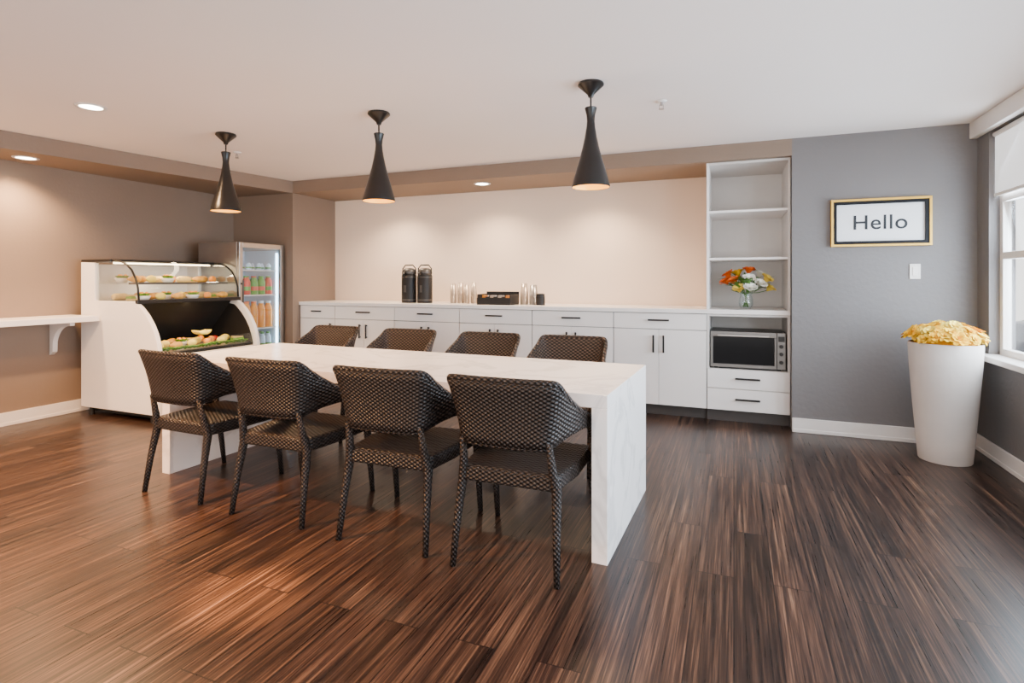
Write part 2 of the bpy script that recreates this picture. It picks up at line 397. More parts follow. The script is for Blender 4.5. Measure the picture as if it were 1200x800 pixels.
for z in (0.08,0.15,0.215): part(cp,'knob',xf(g_cyl(0.016,0,0.018,n=16),T((dw+mw)/2,0,z)@R(pi/2,'X')),M['black'])

# ------------------------------------------------------------ table
tb=thing('dining_table',(-0.513,2.395,0),'long white quartz waterfall table with slab ends','table',rot=math.radians(-1.6))
TL,TW,TH=2.93,0.95,0.745
part(tb,'tabletop',g_box(-TL,0,0,TW,TH-0.06,TH),M['quartz'],bevel=0.002)
part(tb,'leg_panel',g_box(-0.072,0,0,TW,0,TH-0.0605),M['quartz'],bevel=0.002)
part(tb,'leg_panel',g_box(-TL,-TL+0.072,0,TW,0,TH-0.0605),M['quartz'],bevel=0.002)

# ------------------------------------------------------------ chairs
def catmull(P,n):
    out=[]
    for i in range(len(P)-1):
        p0=P[max(i-1,0)];p1=P[i];p2=P[i+1];p3=P[min(i+2,len(P)-1)]
        for k in range(n):
            t=k/n
            out.append(tuple(0.5*((2*b)+(-a+c)*t+(2*a-5*b+4*c-d)*t*t+(-a+3*b-3*c+d)*t**3) for a,b,c,d in zip(p0,p1,p2,p3)))
    out.append(tuple(P[-1])); return out
def build_chair(mat,loc,label,group,rot=0,top=0.834):
    e=thing('dining_chair',loc,label,'chair',group,rot)
    half=[(0,-0.264,top,0.548),(0.12,-0.260,top,0.548),(0.200,-0.251,top,0.550),(0.234,-0.232,top-0.009,0.557),(0.256,-0.188,top-0.052,0.572),(0.272,-0.125,0.722,0.594),(0.283,-0.05,0.662,0.603),(0.290,0.03,0.631,0.588),(0.290,0.09,0.619,0.530),(0.287,0.14,0.607,0.45),(0.282,0.185,0.592,0.405),(0.277,0.225,0.568,0.39)]
    full=[(-x,y,a,b) for x,y,a,b in reversed(half[1:])]+half
    cols=catmull(full,5); rows=9
    V=[];UV=[];s=0;prev=None
    for c in cols:
        if prev: s+=math.hypot(c[0]-prev[0],c[1]-prev[1])
        prev=c
        for j in range(rows):
            t=j/(rows-1); z=c[3]+(c[2]-c[3])*t
            wgt=max(0,min(1,(-c[1]-0.04)/0.16)); wgt=wgt*wgt*(3-2*wgt)
            lean=(z-0.45)*0.18*wgt
            xs=1+0.05*wgt-0.22*wgt*(0.838-z)/0.30
            bul=0.010*math.sin(pi*t)*wgt
            V.append((c[0]*xs,c[1]-lean+bul,z)); UV.append((s,z))
    F=[]
    for i in range(len(cols)-1):
        for j in range(rows-1):
            a=i*rows+j; F.append((a,a+rows,a+rows+1,a+1))
    rim=[V[i*rows+rows-1] for i in range(len(cols))]
    low=[V[i*rows] for i in range(len(cols))]
    part(e,'backrest',(V,F),mat,smooth=True,solid=0.024,uv=lambda vi,co,n: UV[vi])
    part(e,'backrest_rim',merge(g_tube(rim,0.0145,8),g_tube(low,0.0125,8),g_tube([V[j] for j in range(rows)],0.014,8),g_tube([V[(len(cols)-1)*rows+j] for j in range(rows)],0.014,8)),mat,smooth=True,uv=lambda vi,co,n:(co.x+co.y*0.9,co.z+co.y*0.3))
    sp=[(-0.250,0.235),(-0.232,0.262),(0.232,0.262),(0.250,0.235),(0.255,0.0),(0.230,-0.20),(0.200,-0.240),(-0.200,-0.240),(-0.230,-0.20),(-0.255,0.0)][::-1]
    def buv(vi,co,n):
        if abs(n.z)>0.6: return (co.x*0.8,co.y*0.8)
        if abs(n.x)>abs(n.y): return (co.y,co.z)
        return (co.x,co.z)
    part(e,'seat',g_prism_z(sp,0.362,0.434),mat,bevel=0.014,uv=buv)
    luv=lambda vi,co,nn:(co.x*1.3+co.y*1.3,co.z*0.9)
    for sx in (-1,1):
        pts=[(sx*0.238,-0.285,0),(sx*0.228,-0.255,0.2),(sx*0.218,-0.222,0.37),(sx*0.205,-0.240,0.46),(sx*0.198,-0.265,0.575)]
        part(e,'leg',g_tube(pts,[0.014,0.018,0.0225,0.019,0.014],8,sq=True),mat,smooth=True,uv=luv)
        pts=[(sx*0.262,0.27,0),(sx*0.262,0.245,0.2),(sx*0.262,0.22,0.38),(sx*0.272,0.195,0.50)]
        part(e,'leg',g_tube(pts,[0.014,0.018,0.0225,0.019],8,sq=True),mat,smooth=True,uv=luv)
    return e
c0=build_chair(M['weave'],(-0.905,2.43,0),'dark brown woven wicker armchair with curved back at table','wicker chairs at the table',0.0)
for x,y,r in [(-1.535,2.445,0.02),(-2.255,2.465,0.0),(-2.985,2.495,-0.03)]:
    clone(c0,(x,y,0),r)
b0=build_chair(M['weavebr'],(-1.11,3.68,0),'brown woven wicker armchair between the table and the counter','wicker chairs at the table',pi,top=0.822)
for x,y,r in [(-1.79,3.69,pi),(-2.54,3.71,pi),(-3.35,3.75,pi-0.03)]:
    clone(b0,(x,y,0),r)

# ------------------------------------------------------------ pendants
def pendant(x,y):
    e=thing('pendant_lamp',(x,y,H),'black bell-shaped metal pendant lamp with gold interior','lamp','pendant lamps over the table')
    part(e,'canopy',g_lathe([(0.0,-0.0005),(0.074,-0.0005),(0.077,-0.006),(0.077,-0.014),(0.073,-0.018),(0.020,-0.068),(0.014,-0.085),(0.0,-0.087)],32),M['black'],autos=True)
    part(e,'rod',g_cyl(0.0055,-0.17,-0.08,n=12),M['black'])
    part(e,'lamp_shade',g_lathe([(0.0,-0.146),(0.034,-0.146),(0.036,-0.150),(0.034,-0.156),(0.026,-0.19),(0.023,-0.225),(0.026,-0.26),(0.036,-0.32),(0.050,-0.385),(0.066,-0.445),(0.084,-0.505),(0.104,-0.575),(0.113,-0.613),(0.113,-0.619),(0.109,-0.619)],48),M['black'],autos=True)
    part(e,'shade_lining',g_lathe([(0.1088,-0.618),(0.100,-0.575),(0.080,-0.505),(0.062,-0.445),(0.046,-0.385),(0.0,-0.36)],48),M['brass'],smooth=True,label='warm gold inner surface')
    part(e,'bulb',g_lathe([(0.0,-0.40),(0.014,-0.405),(0.018,-0.44),(0.032,-0.49),(0.034,-0.52),(0.022,-0.55),(0,-0.558)],20),M['bulb'],smooth=True)
    l=bpy.data.lights.new('pendant_light','SPOT'); l.energy=70; l.color=(1.0,0.72,0.46); l.shadow_soft_size=0.05; l.spot_size=math.radians(105); l.spot_blend=0.7
    lo=bpy.data.objects.new('pendant_light',l); lo.location=(x,y,H-0.625); C.objects.link(lo)
for x,y in [(-3.778,3.25),(-2.305,3.237),(-0.79,3.222)]: pendant(x,y)

# ------------------------------------------------------------ recessed lights / sprinklers
def downlight(x,y,z,en,size=75,col=(1.0,0.83,0.64),blend=0.8):
    e=thing('recessed_downlight',(x,y,z),'round white recessed ceiling downlight, glowing warm','light fixture','recessed downlights')
    part(e,'trim_ring',g_lathe([(0.066,-0.002),(0.068,-0.006),(0.088,-0.006),(0.092,-0.0005),(0.066,-0.0005)],32),M['trim'],smooth=True)
    part(e,'lens',g_lathe([(0,-0.003),(0.0665,-0.003)],32),M['lens'])
    l=bpy.data.lights.new('downlight_spot','SPOT'); l.energy=en; l.color=col; l.shadow_soft_size=0.07; l.spot_size=math.radians(min(175,size*1.6)); l.spot_blend=blend
    lo=bpy.data.objects.new('downlight_spot',l); lo.location=(x,y,z-0.02); C.objects.link(lo)
for x in (-3.77,-2.50,-1.30): downlight(x,5.36,SZ,135,85,(1.0,0.76,0.53))
downlight(-5.54,2.79,SZ,260,85,col=(1.0,0.64,0.35)); downlight(-5.58,1.2,SZ,220,85,col=(1.0,0.64,0.35))
downlight(-4.03,2.40,H,560,90,(1.0,0.60,0.30))
downlight(-1.80,1.62,H,2200,7,(1.0,0.52,0.22),0.5); downlight(-3.3,0.7,H,1350,90,(1.0,0.47,0.17)); downlight(-1.3,0.3,H,260,80,(1.0,0.54,0.25))  # out of view: first added to cast a floor patch, rest warm the floor
for x,y in ((-0.44,3.71),(-4.22,3.75)):
    e=thing('fire_sprinkler',(x,y,H),'small white ceiling fire sprinkler head','sprinkler','ceiling sprinklers')
    part(e,'escutcheon',g_lathe([(0,-0.0005),(0.036,-0.0005),(0.034,-0.008),(0.014,-0.012),(0,-0.012)],24),M['trim'],smooth=True)
    part(e,'frame',merge(g_cyl(0.009,-0.03,-0.012,n=12),g_box(-0.014,-0.011,-0.003,0.003,-0.05,-0.025),g_box(0.011,0.014,-0.003,0.003,-0.05,-0.025),g_box(-0.014,0.014,-0.003,0.003,-0.052,-0.049)),M['steel'])
    part(e,'deflector',g_cyl(0.017,-0.056,-0.053,n=16),M['steel'])

# ------------------------------------------------------------ Hello sign and switch
e=thing('framed_sign',(0.723,YB-0.001,1.515),'gold and charcoal framed sign reading Hello','sign')
sw,sh_=0.672,0.375
def ring(x0,x1,z0,z1,t,y0,y1):
    return merge(g_box(x0,x1,y0,y1,z0,z0+t),g_box(x0,x1,y0,y1,z1-t,z1),g_box(x0,x0+t,y0,y1,z0+t,z1-t),g_box(x1-t,x1,y0,y1,z0+t,z1-t))
part(e,'frame',ring(0,sw,0,sh_,0.018,-0.035,0),M['gold'],bevel=0.002,label='gold outer frame')
part(e,'inner_frame',ring(0.018,sw-0.018,0.018,sh_-0.018,0.024,-0.028,0),M['charcoal'],label='charcoal inner frame')
part(e,'print',g_box(0.041,sw-0.041,-0.012,-0.001,0.041,sh_-0.041),M['paper'],label='white print with black lettering')
cu=bpy.data.curves.new('t','FONT'); cu.body='Hello'; cu.size=0.160; cu.align_x='CENTER'; cu.align_y='CENTER'; cu.extrude=0.0008; cu.space_character=1.07; cu.offset=0.0014
to=bpy.data.objects.new('t',cu); C.objects.link(to)
bpy.context.view_layer.update()
me=bpy.data.meshes.new_from_object(to.evaluated_get(bpy.context.evaluated_depsgraph_get())); bpy.data.objects.remove(to)
me.materials.clear(); me.materials.append(M['ink'])
lt=bpy.data.objects.new('lettering',me); C.objects.link(lt); lt.parent=e; lt.location=(sw/2,-0.0135,sh_/2-0.004); lt.rotation_euler=(pi/2,0,0); lt['label']='black sans-serif word Hello'
e=thing('light_switch',(1.292,YB-0.001,1.316),'white rocker light switch plate on grey wall','switch')
part(e,'plate',g_box(-0.036,0.036,-0.006,0,-0.058,0.058),M['trim'],bevel=0.003)
part(e,'rocker',g_box(-0.016,0.016,-0.010,-0.006,-0.033,0.033),M['whitegloss'],bevel=0.002)

# ------------------------------------------------------------ flowers
def g_petals(nring,rad,seed=0,up=0.5,cup=0.4,pw=0.5):
    rnd=random.Random(seed); V=[];F=[]
    for k,(n,r,h) in enumerate(nring):
        for i in range(n):
            a=2*pi*i/n+k*0.5+rnd.uniform(-.15,.15)
            L=r*rad; wd=L*pw*rnd.uniform(.85,1.15); tilt=h+rnd.uniform(-.1,.1)
            ca,sa=math.cos(a),math.sin(a)
            base=len(V)
            for j in range(4):
                t=j/3; d=L*t*math.cos(tilt-cup*t*0.3); z=L*t*math.sin(tilt)+L*0.18*math.sin(t*pi)
                ww=wd*(0.35+1.3*math.sin(min(1,t*1.05)*pi*0.72))*0.5*(1 if j<3 else 0.7)
                for s in (-1,0,1):
                    zz=z+abs(s)*ww*0.35+rnd.uniform(-.03,.03)*L
                    V.append((d*ca-s*ww*sa, d*sa+s*ww*ca, zz))
            for j in range(3):
                for s in range(2):
                    q=base+j*3+s; F.append((q,q+3,q+4,q+1))
    return V,F
PX,PY=1.362,4.69
single('planter',g_lathe([(0.0,0.0),(0.150,0.0),(0.154,0.006),(0.166,0.15),(0.188,0.42),(0.205,0.66),(0.213,0.805),(0.210,0.815),(0.196,0.815),(0.193,0.805),(0.185,0.72),(0.0,0.72)],64),[M['planter']],(PX,PY,0),'tall white tapered round planter on the floor','planter',autos=True)
fl=thing('flowering_plant',(PX,PY,0.745),'mass of ruffled yellow blooms filling the white planter','flowers')
part(fl,'soil',g_lathe([(0,0.03),(0.12,0.025),(0.18,0.0),(0.0,0.0)],32),M['soil'])
pt=[g_petals([(8,1.0,0.30),(7,0.9,0.8),(5,0.7,1.2)],0.050,s,pw=0.42) for s in (1,2,3)]
pm=[]
for i,g in enumerate(pt):
    o=part(fl,'blossom',g,[M['yellow'],M['golden'],M['paleyel']][i],smooth=False); pm.append(o)
N=99
for i in range(N):
    fr=math.sqrt((i+0.5)/N); ang=i*2.39996
    rr=0.202*fr; x=rr*math.cos(ang); y=rr*math.sin(ang); z=0.090+0.075*(1-fr**2.2)+random.uniform(-.010,.028)
    o=pm[i] if i<3 else None
    if o is None:
        o=pm[random.choice((0,0,1,1,2))].copy(); C.objects.link(o); o.parent=fl
    o.location=(x,y,z); tilt=fr*0.8+random.uniform(-.35,.35)
    o.rotation_euler=(Matrix.Rotation(ang,3,'Z')@Matrix.Rotation(tilt,3,'Y')@Matrix.Rotation(random.uniform(0,6),3,'Z')).to_euler()
    s=random.uniform(.75,1.2); o.scale=(s,s,s)
part(fl,'foliage',g_lathe([(0.0,0.130),(0.08,0.122),(0.14,0.100),(0.175,0.075),(0.18,0.06),(0,0.06)],24),M['deepgold'],smooth=True,label='dense golden inner petals')

# bouquet on counter
vx,vy=0.10,5.38
single('vase',g_lathe([(0,0.0),(0.045,0.0),(0.05,0.004),(0.062,0.05),(0.058,0.09),(0.048,0.125),(0.060,0.155),(0.057,0.155),(0.044,0.125),(0.054,0.09),(0.058,0.05),(0.046,0.01),(0,0.01)],32),M['glass'],(vx,vy,CT+0.0005),'clear glass vase holding a flower bouquet on the counter','vase',smooth=True)
bq=thing('flower_bouquet',(vx,vy,CT+0.012),'bouquet of orange, yellow and white flowers with green leaves','flowers')
heads=[(-0.15,0.0,0.23,'orange'),(-0.09,-0.06,0.23,'orange'),(-0.06,0.03,0.30,'yellow'),(0.02,-0.08,0.25,'white'),(-0.05,-0.10,0.16,'paleyel'),(0.02,0.0,0.32,'orange'),(0.10,-0.07,0.21,'white'),(0.15,-0.03,0.25,'paleyel'),(0.03,-0.12,0.17,'white'),(0.10,0.02,0.29,'white'),(-0.13,0.04,0.29,'orange'),(0.17,0.01,0.17,'paleyel')]
gst=[]
for i,(x,y,z,c) in enumerate(heads):
    o=part(bq,'blossom',g_petals([(6,1.0,0.75),(6,0.9,1.05),(5,0.8,1.35)],0.070,20+i,pw=0.6),M[c],smooth=True)
    o.location=(x,y,z-0.02); d=Vector((x*0.9,y*0.7-0.05,0.18)).normalized(); o.rotation_euler=d.to_track_quat('Z','Y').to_euler()
    gst.append(g_tube([(-x*0.15,-y*0.15,0.005),(x*0.12,y*0.12,0.13),(x*0.6,y*0.6,z*0.8),(x,y,z-0.015)],0.0028,6))
part(bq,'stems',merge(*gst),M['leaf'],smooth=True)
lf=[]
for i in range(64):
    a=i*2.4; L=random.uniform(.09,.15); z0=random.uniform(.13,.25); r0=random.uniform(.03,.12)
    g=([(0,0,0),(L*.4,-L*.2,L*.12),(L*.4,L*.2,L*.12),(L*.4,0,L*.08),(L,0,random.uniform(-.2,.3)*L)],[(0,1,3),(0,3,2),(1,4,3),(3,4,2)])
    lf.append(xf(g,T(r0*math.cos(a),r0*math.sin(a),z0)@R(a,'Z')@R(-random.uniform(-.1,.9),'Y')))
part(bq,'leaves',merge(*lf),M['leaf'])

# ------------------------------------------------------------ counter items
def airpot(x,y):
    e=thing('airpot',(x,y,CT+0.0005),'black and steel airpot coffee dispenser on the counter','coffee dispenser','airpots on the counter')
    part(e,'body',g_lathe([(0,0),(0.084,0),(0.086,0.012),(0.086,0.30),(0.080,0.32),(0,0.32)],32),M['mblack'],autos=True)
    part(e,'band',g_lathe([(0.0865,0.03),(0.088,0.032),(0.088,0.038),(0.0865,0.040)],32),M['dsteel'],smooth=True,label='steel band')
    part(e,'band',g_lathe([(0.0865,0.287),(0.088,0.289),(0.088,0.296),(0.0865,0.298)],32),M['dsteel'],smooth=True,label='steel band')
    part(e,'lid',g_lathe([(0,0.3205),(0.080,0.3205),(0.084,0.34),(0.078,0.375),(0.045,0.395),(0,0.397)],32),M['dsteel'],smooth=True)
    part(e,'spout',merge(g_tube([(0,-0.06,0.335),(0,-0.10,0.34),(0,-0.125,0.325),(0,-0.13,0.295)],[0.016,0.016,0.013,0.011],10)),M['black'],smooth=True)
    part(e,'handle',g_tube([(-0.082,0,0.33),(-0.086,0,0.39),(-0.05,0,0.43),(0.05,0,0.43),(0.086,0,0.39),(0.082,0,0.33)],0.007,8),M['black'],smooth=True)
    part(e,'label_plate',g_box(-0.014,0.014,-0.0895,-0.0855,0.12,0.20),M['dsteel'])
airpot(-3.465,5.45); airpot(-3.27,5.47)
def cupstack(x,y,n,r,mat,name,label,step=0.012,h0=0.10):
    g=[]
    for i in range(n):
        z=i*step
        g.append(g_lathe([(0.0,z+h0),(r*0.72,z+h0),(r,z+0.004),(r+0.003,z)],20))
    return single(name,merge(*g),mat,(x,y,CT+0.0005),label,'cups','cup stacks on the counter',smooth=True)
for i,(x,n) in enumerate([(-2.93,11),(-2.845,12),(-2.765,10),(-2.68,12)]):
    cupstack(x,5.52+0.01*(i%2),n,0.034,M['cup'],'cup_stack','stack of upturned silvery tan cups on the counter')
e=thing('condiment_caddy',(-2.33,5.40,CT+0.0005),'black condiment caddy with compartments on the counter','organizer')
part(e,'body',merge(g_box(-0.19,0.19,-0.13,0.13,0,0.012),g_box(-0.19,0.19,-0.13,-0.12,0.012,0.075),g_box(-0.19,0.19,0.12,0.13,0.012,0.135),g_box(-0.19,-0.18,-0.12,0.12,0.012,0.11),g_box(0.18,0.19,-0.12,0.12,0.012,0.11),*[g_box(x-.003,x+.003,-0.12,0.12,0.012,0.085) for x in (-0.09,0,0.09)]),M['mblack'],bevel=0.003)
for i in range(12):
    g=g_box(-0.03,0.03,-0.004,0.004,0,0.085)
    single('sugar_packet',g,[M['orangef'] if i<3 or i>8 else M['cup'],M['paper'],M['mblack']][i%3],(-2.33+(-0.135+0.09*(i//3)),5.36+0.035*(i%3),CT+0.0135),'small sugar packet standing in the black caddy','sugar packet','sugar packets in the caddy')
for x,n,r in [(-2.07,9,0.042),(-1.965,8,0.045)]:
    cupstack(x,5.50,n,r,M['steel'] if n==8 else M['cup'],'cup_stack','stack of upturned silver cups beside the caddy',0.014,0.11)
single('canister',g_lathe([(0,0),(0.045,0),(0.046,0.01),(0.046,0.09),(0.043,0.092),(0.043,0.115),(0.02,0.12),(0,0.12)],28),M['mblack'],(-1.86,5.42,CT+0.0005),'small black lidded canister on the counter','canister',autos=True)

# ------------------------------------------------------------ wall bar (left)
e=thing('wall_bar',(XL+0.0015,0,0.925),'white wall-mounted bar ledge with curved brackets','bar ledge')
part(e,'ledge',g_box(0,0.42,-1.5,3.275,-0.05,0),M['counter'],bevel=0.004)
def bracket(y):
    pr=[(0,-0.051),(0.30,-0.051),(0.30,-0.085),(0.24,-0.09)]
    for k in range(1,8):
        a=k/8*pi/2; pr.append((0.24-0.19*math.sin(a),-0.09-0.19*(1-math.cos(a))))
    pr+=[(0.05,-0.33),(0.0,-0.36)]
    return g_prism_y(pr[::-1],y-0.02,y+0.02)
for y in (3.12,1.2,-0.3): part(e,'bracket',bracket(y),M['trim'],bevel=0.003)

# ------------------------------------------------------------ deli display case
ox,oy=-5.67,3.29
e=thing('display_case',(ox,oy,0),'white refrigerated deli case with curved glass, filled with food','display case')
Lc=1.10
curve=[(1.06,0.50),(1.055,0.60),(1.038,0.69),(1.005,0.78),(0.955,0.865),(0.89,0.945),(0.815,1.01),(0.775,1.035)]
endp=[(0,0.07),(1.06,0.07)]+curve+[(0.75,1.06),(0.20,1.06),(0.20,1.36),(0.19,1.41),(0,1.417)]
for y0 in (0,Lc-0.04):
    part(e,'end_panel',g_prism_y(endp,y0,y0+0.04),M['whitegloss'],bevel=0.004)
inl=[(0.26,0.602),(1.000,0.602),(0.980,0.68),(0.948,0.760),(0.900,0.838),(0.840,0.908),(0.775,0.968),(0.735,0.995),(0.60,1.015),(0.26,1.015)]
part(e,'end_liner',g_prism_y(inl,Lc-0.046,Lc-0.0405),M['mblack'],label='black inner side liner')
part(e,'end_liner',g_prism_y(inl,0.0405,0.046),M['mblack'],label='black inner side liner')
part(e,'back_panel',g_box(0,0.03,0.041,Lc-0.041,0.07,1.40),M['whitegloss'])
part(e,'base',g_box(0.031,1.03,0.041,Lc-0.041,0.07,0.575),M['whitegloss'],bevel=0.004)
part(e,'kick_plate',g_box(0.08,0.98,0.05,Lc-0.05,0.03,0.0695),M['mblack'])
for x in (0.12,0.95):
    for y in (0.025,Lc-0.025): part(e,'foot',g_cyl(0.02,0,0.069,(x,y),12),M['mblack'])
part(e,'interior_back',g_prism_y([(0.25,0.60),(0.30,0.60),(0.70,1.035),(0.65,1.035)],0.047,Lc-0.047),M['mblack'])
part(e,'lower_deck',g_box(0.25,1.0,0.041,Lc-0.041,0.576,0.60),M['mblack'])
part(e,'lip_glass',g_box(1.0,1.008,0.041,Lc-0.041,0.576,0.70),M['glass'])
part(e,'deck_plate',g_box(0.031,0.76,0.041,Lc-0.041,1.036,1.060),M['dsteel'],bevel=0.002)
part(e,'front_rail',g_box(0.750,0.785,0.0,Lc,1.036,1.072),M['black'],bevel=0.004)
part(e,'glass_shelf',merge(g_box(0.21,0.62,0.03,Lc-0.03,1.215,1.222)),M['glass'])
part(e,'shelf_edge',g_box(0.62,0.63,0.03,Lc-0.03,1.209,1.228),M['dsteel'])
part(e,'top_cover',g_box(0.0,0.42,0.0,Lc,1.418,1.440),M['black'],bevel=0.004)
gp=[(0.42,1.430),(0.51,1.424),(0.60,1.395),(0.675,1.342),(0.728,1.268),(0.760,1.180),(0.770,1.073)]
part(e,'front_glass',g_strip_y(gp,0.004,Lc-0.004),M['glass'],smooth=True,label='curved clear front glass')
for y in (0.02,Lc-0.02):
    gg=[(0.205,1.065)]+[(0.205,1.40),(0.42,1.415)]+[(a-0.006,b-0.004) for a,b in gp[1:]]
    part(e,'end_glass',g_prism_y(gg,y-0.003,y+0.003),M['glass'])
    part(e,'glass_trim',g_tube([(a,y,b) for a,b in [(0.2,1.415)]+gp],0.009,8),M['black'],smooth=True)
part(e,'light_tube',g_box(0.36,0.40,0.06,Lc-0.06,1.400,1.412),M['warmled'],label='glowing warm light strip')
part(e,'light_tube',g_box(0.64,0.67,0.06,Lc-0.06,1.022,1.030),M['warmled'],label='glowing warm light strip')
def g_croissant():
    pts=[];rad=[]
    for i in range(13):
        t=i/12; a=-0.9+1.8*t; pts.append((0.07*math.sin(a),0.07*(1-math.cos(a))-0.02,0.031)); rad.append(0.006+0.024*math.sin(pi*t)*(0.9+0.12*(i%2)))
    return g_tube(pts,rad,10)
def g_wrap():
    return xf(g_lathe([(0,-0.06),(0.02,-0.058),(0.028,-0.045),(0.028,0.045),(0.02,0.058),(0,0.06)],14),T(0,0,0.0285)@R(pi/2,'Y'))
def sandwich(loc,rot,label='triangular bread sandwich with lettuce and tomato filling'):
    e=thing('sandwich',loc,label,'sandwich','food in the display case',rot)
    tri=[(-0.06,-0.035),(0.06,-0.035),(0,0.05)]
    part(e,'bread_slice',g_prism_z(tri,0,0.014),M['bread'],bevel=0.003)
    part(e,'filling',g_prism_z([(x*1.05,y*1.05) for x,y in tri],0.0145,0.034),M['lettuce'])
    part(e,'bread_slice',g_prism_z(tri,0.0345,0.048),M['bread'],bevel=0.003)
    return e
def salad(loc,rot=0):
    e=thing('salad_bowl',loc,'white bowl of green salad with tomato and carrot','salad','food in the display case',rot)
    part(e,'bowl',g_lathe([(0,0),(0.035,0),(0.05,0.02),(0.062,0.045),(0.058,0.045),(0.046,0.02),(0.03,0.006),(0,0.006)],24),M['whitegloss'],smooth=True)
    gg=[]
    for i in range(14):
        a=i*2.4; r=0.04*math.sqrt(i/14); gg.append(xf(g_petals([(5,1,0.8)],0.028,i,pw=0.9),T(r*math.cos(a),r*math.sin(a),0.042)))
    part(e,'salad_leaves',merge(*gg),M['lettuce'],smooth=True)
    gt=[xf(g_lathe([(0,-0.014),(0.011,-0.009),(0.015,0.0),(0.011,0.009),(0,0.014)],8),T(0.028*math.cos(i*1.9),0.028*math.sin(i*1.9),0.068)) for i in range(5)]
    part(e,'tomato_pieces',merge(*gt),M['orangef'],smooth=True)
    return e
zd=1.0605; zs=1.2225; gname='food in the display case'
cr=single('croissant',g_croissant(),M['crust'],(ox+0.5,oy+0.2,zd),'golden brown baked croissant in the display case','pastry',gname,smooth=True,rot=pi/2)
wr=single('wrap',g_wrap(),M['bread'],(ox+0.5,oy+0.35,zd),'rolled tortilla wrap in the display case','wrap',gname,smooth=True)
sd=sandwich((ox+0.5,oy+0.5,zd),0.3)
sl=salad((ox+0.5,oy+0.65,zd))
ap=single('orange',g_lathe([(0,0.0),(0.018,0.003),(0.032,0.018),(0.036,0.036),(0.030,0.056),(0.014,0.068),(0,0.068)],20),M['orangef'],(ox+0.5,oy+0.8,zd),'whole round orange in the display case','fruit',gname,smooth=True)
rp=single('tomato',g_lathe([(0,0.0),(0.018,0.002),(0.03,0.014),(0.033,0.028),(0.026,0.045),(0.010,0.050),(0,0.046)],20),M['redf'],(ox+0.5,oy+0.95,zd),'ripe red tomato in the display case','fruit',gname,smooth=True)
lm=single('lemon',xf(g_lathe([(0,-0.048),(0.008,-0.044),(0.024,-0.028),(0.032,0.0),(0.024,0.028),(0.008,0.044),(0,0.048)],18),T(0,0,0.0325)@R(pi/2,'X')),M['paleyel'],(ox+0.5,oy+0.95,zd),'bright yellow lemon in the display case','fruit',gname,smooth=True)
for o_ in (cr,wr,sd,lm): o_.scale=(1.15,1.15,1.15)
used=set()
def place(p,x,y,z,rot):
    if p.name not in used:
        used.add(p.name); p.location=(x,y,z); p.rotation_euler=(0,0,rot)
    else: clone(p,(x,y,z),rot)
seqs=[(0.66,zd,[sl,lm,cr,sl,ap,cr]),(0.50,zd,[sd,cr,sl,lm,wr,sd]),(0.34,zd,[wr,ap,cr,rp,cr,wr]),
      (0.53,zs,[cr,lm,sl,wr,cr,ap]),(0.37,zs,[sl,cr,wr,ap,sd,cr]),
      (0.86,0.6125,[lm,cr,lm,ap,lm,sd]),(0.71,0.6125,[ap,lm,sl,lm,ap,lm]),(0.56,0.6125,[wr,lm,cr,sd,ap,rp])]
for xx,zz,seq in seqs:
    for i,p in enumerate(seq):
        place(p,ox+xx,oy+0.135+i*0.166,zz,random.uniform(-.2,.2)+(pi/2 if p is not lm else 0))
single('food_tray',merge(g_box(0,0.50,0,0.98,0,0.004),g_box(0,0.50,0,0.006,0.004,0.010),g_box(0,0.50,0.974,0.98,0.004,0.010)),M['steel'],(ox+0.46,oy+0.06,0.6005),'shallow steel tray under the chilled food','tray')
gg=[]
for i in range(50):
    gg.append(xf(g_petals([(6,1,0.6),(4,0.7,1.1)],0.025,i,pw=0.95),T(ox+0.968,oy+0.09+0.93*i/50,0.608+random.uniform(0,0.02))@R(random.uniform(0,6),'Z')))
o=single('lettuce_garnish',merge(*gg),M['lettuce'],(0,0,0),'row of curly green lettuce garnish along the case','lettuce',smooth=True); o['kind']='stuff'
bz=thing('banana_bunch',(ox+0.79,oy+0.62,0.710),'small bunch of yellow bananas in the case','fruit')
for i in range(4):
    pts=[];rad=[]
    for j in range(9):
        t=j/8; a=-1.0+2*t; pts.append((-0.03+i*0.028,0.09*math.sin(a),0.02+0.06*(1-math.cos(a)))); rad.append([0.005,0.012,0.016,0.018,0.018,0.018,0.016,0.011,0.004][j])
    part(bz,'banana',g_tube(pts,rad,10),M['paleyel'],smooth=True)

# ------------------------------------------------------------ glass door refrigerator
fx0,fx1,fy0,fy1,fh=-5.57,-4.95,4.43,5.06,1.665
e=thing('display_refrigerator',(fx0,fy0,0),'stainless steel glass-door refrigerator stocked with drinks','refrigerator')
w=fx1-fx0; dY=fy1-fy0
part(e,'cabinet_body',merge(g_box(0,w-0.04,0,0.03,0.10,fh),g_box(0,w-0.04,dY-0.03,dY,0.10,fh),g_box(0,0.03,0.03,dY-0.03,0.10,fh),g_box(0.03,w-0.04,0.03,dY-0.03,0.10,0.16),g_box(0.03,w-0.04,0.03,dY-0.03,fh-0.06,fh)),M['steel'],bevel=0.004)
part(e,'liner',merge(g_box(0.0305,0.036,0.036,dY-0.036,0.166,fh-0.066),g_box(0.0305,w-0.042,0.0305,0.036,0.166,fh-0.066),g_box(0.0305,w-0.042,dY-0.036,dY-0.0305,0.166,fh-0.066)),M['milk'])
part(e,'kick_base',g_box(0.03,w-0.06,0.02,dY-0.02,0.0,0.0995),M['mblack'])
d=part(e,'door',merge(g_box(w-0.038,w,0,0.045,0.11,fh-0.004),g_box(w-0.038,w,dY-0.045,dY,0.11,fh-0.004),g_box(w-0.038,w,0.045,dY-0.045,0.11,0.18),g_box(w-0.038,w,0.045,dY-0.045,fh-0.06,fh-0.004)),M['steel'],bevel=0.004)
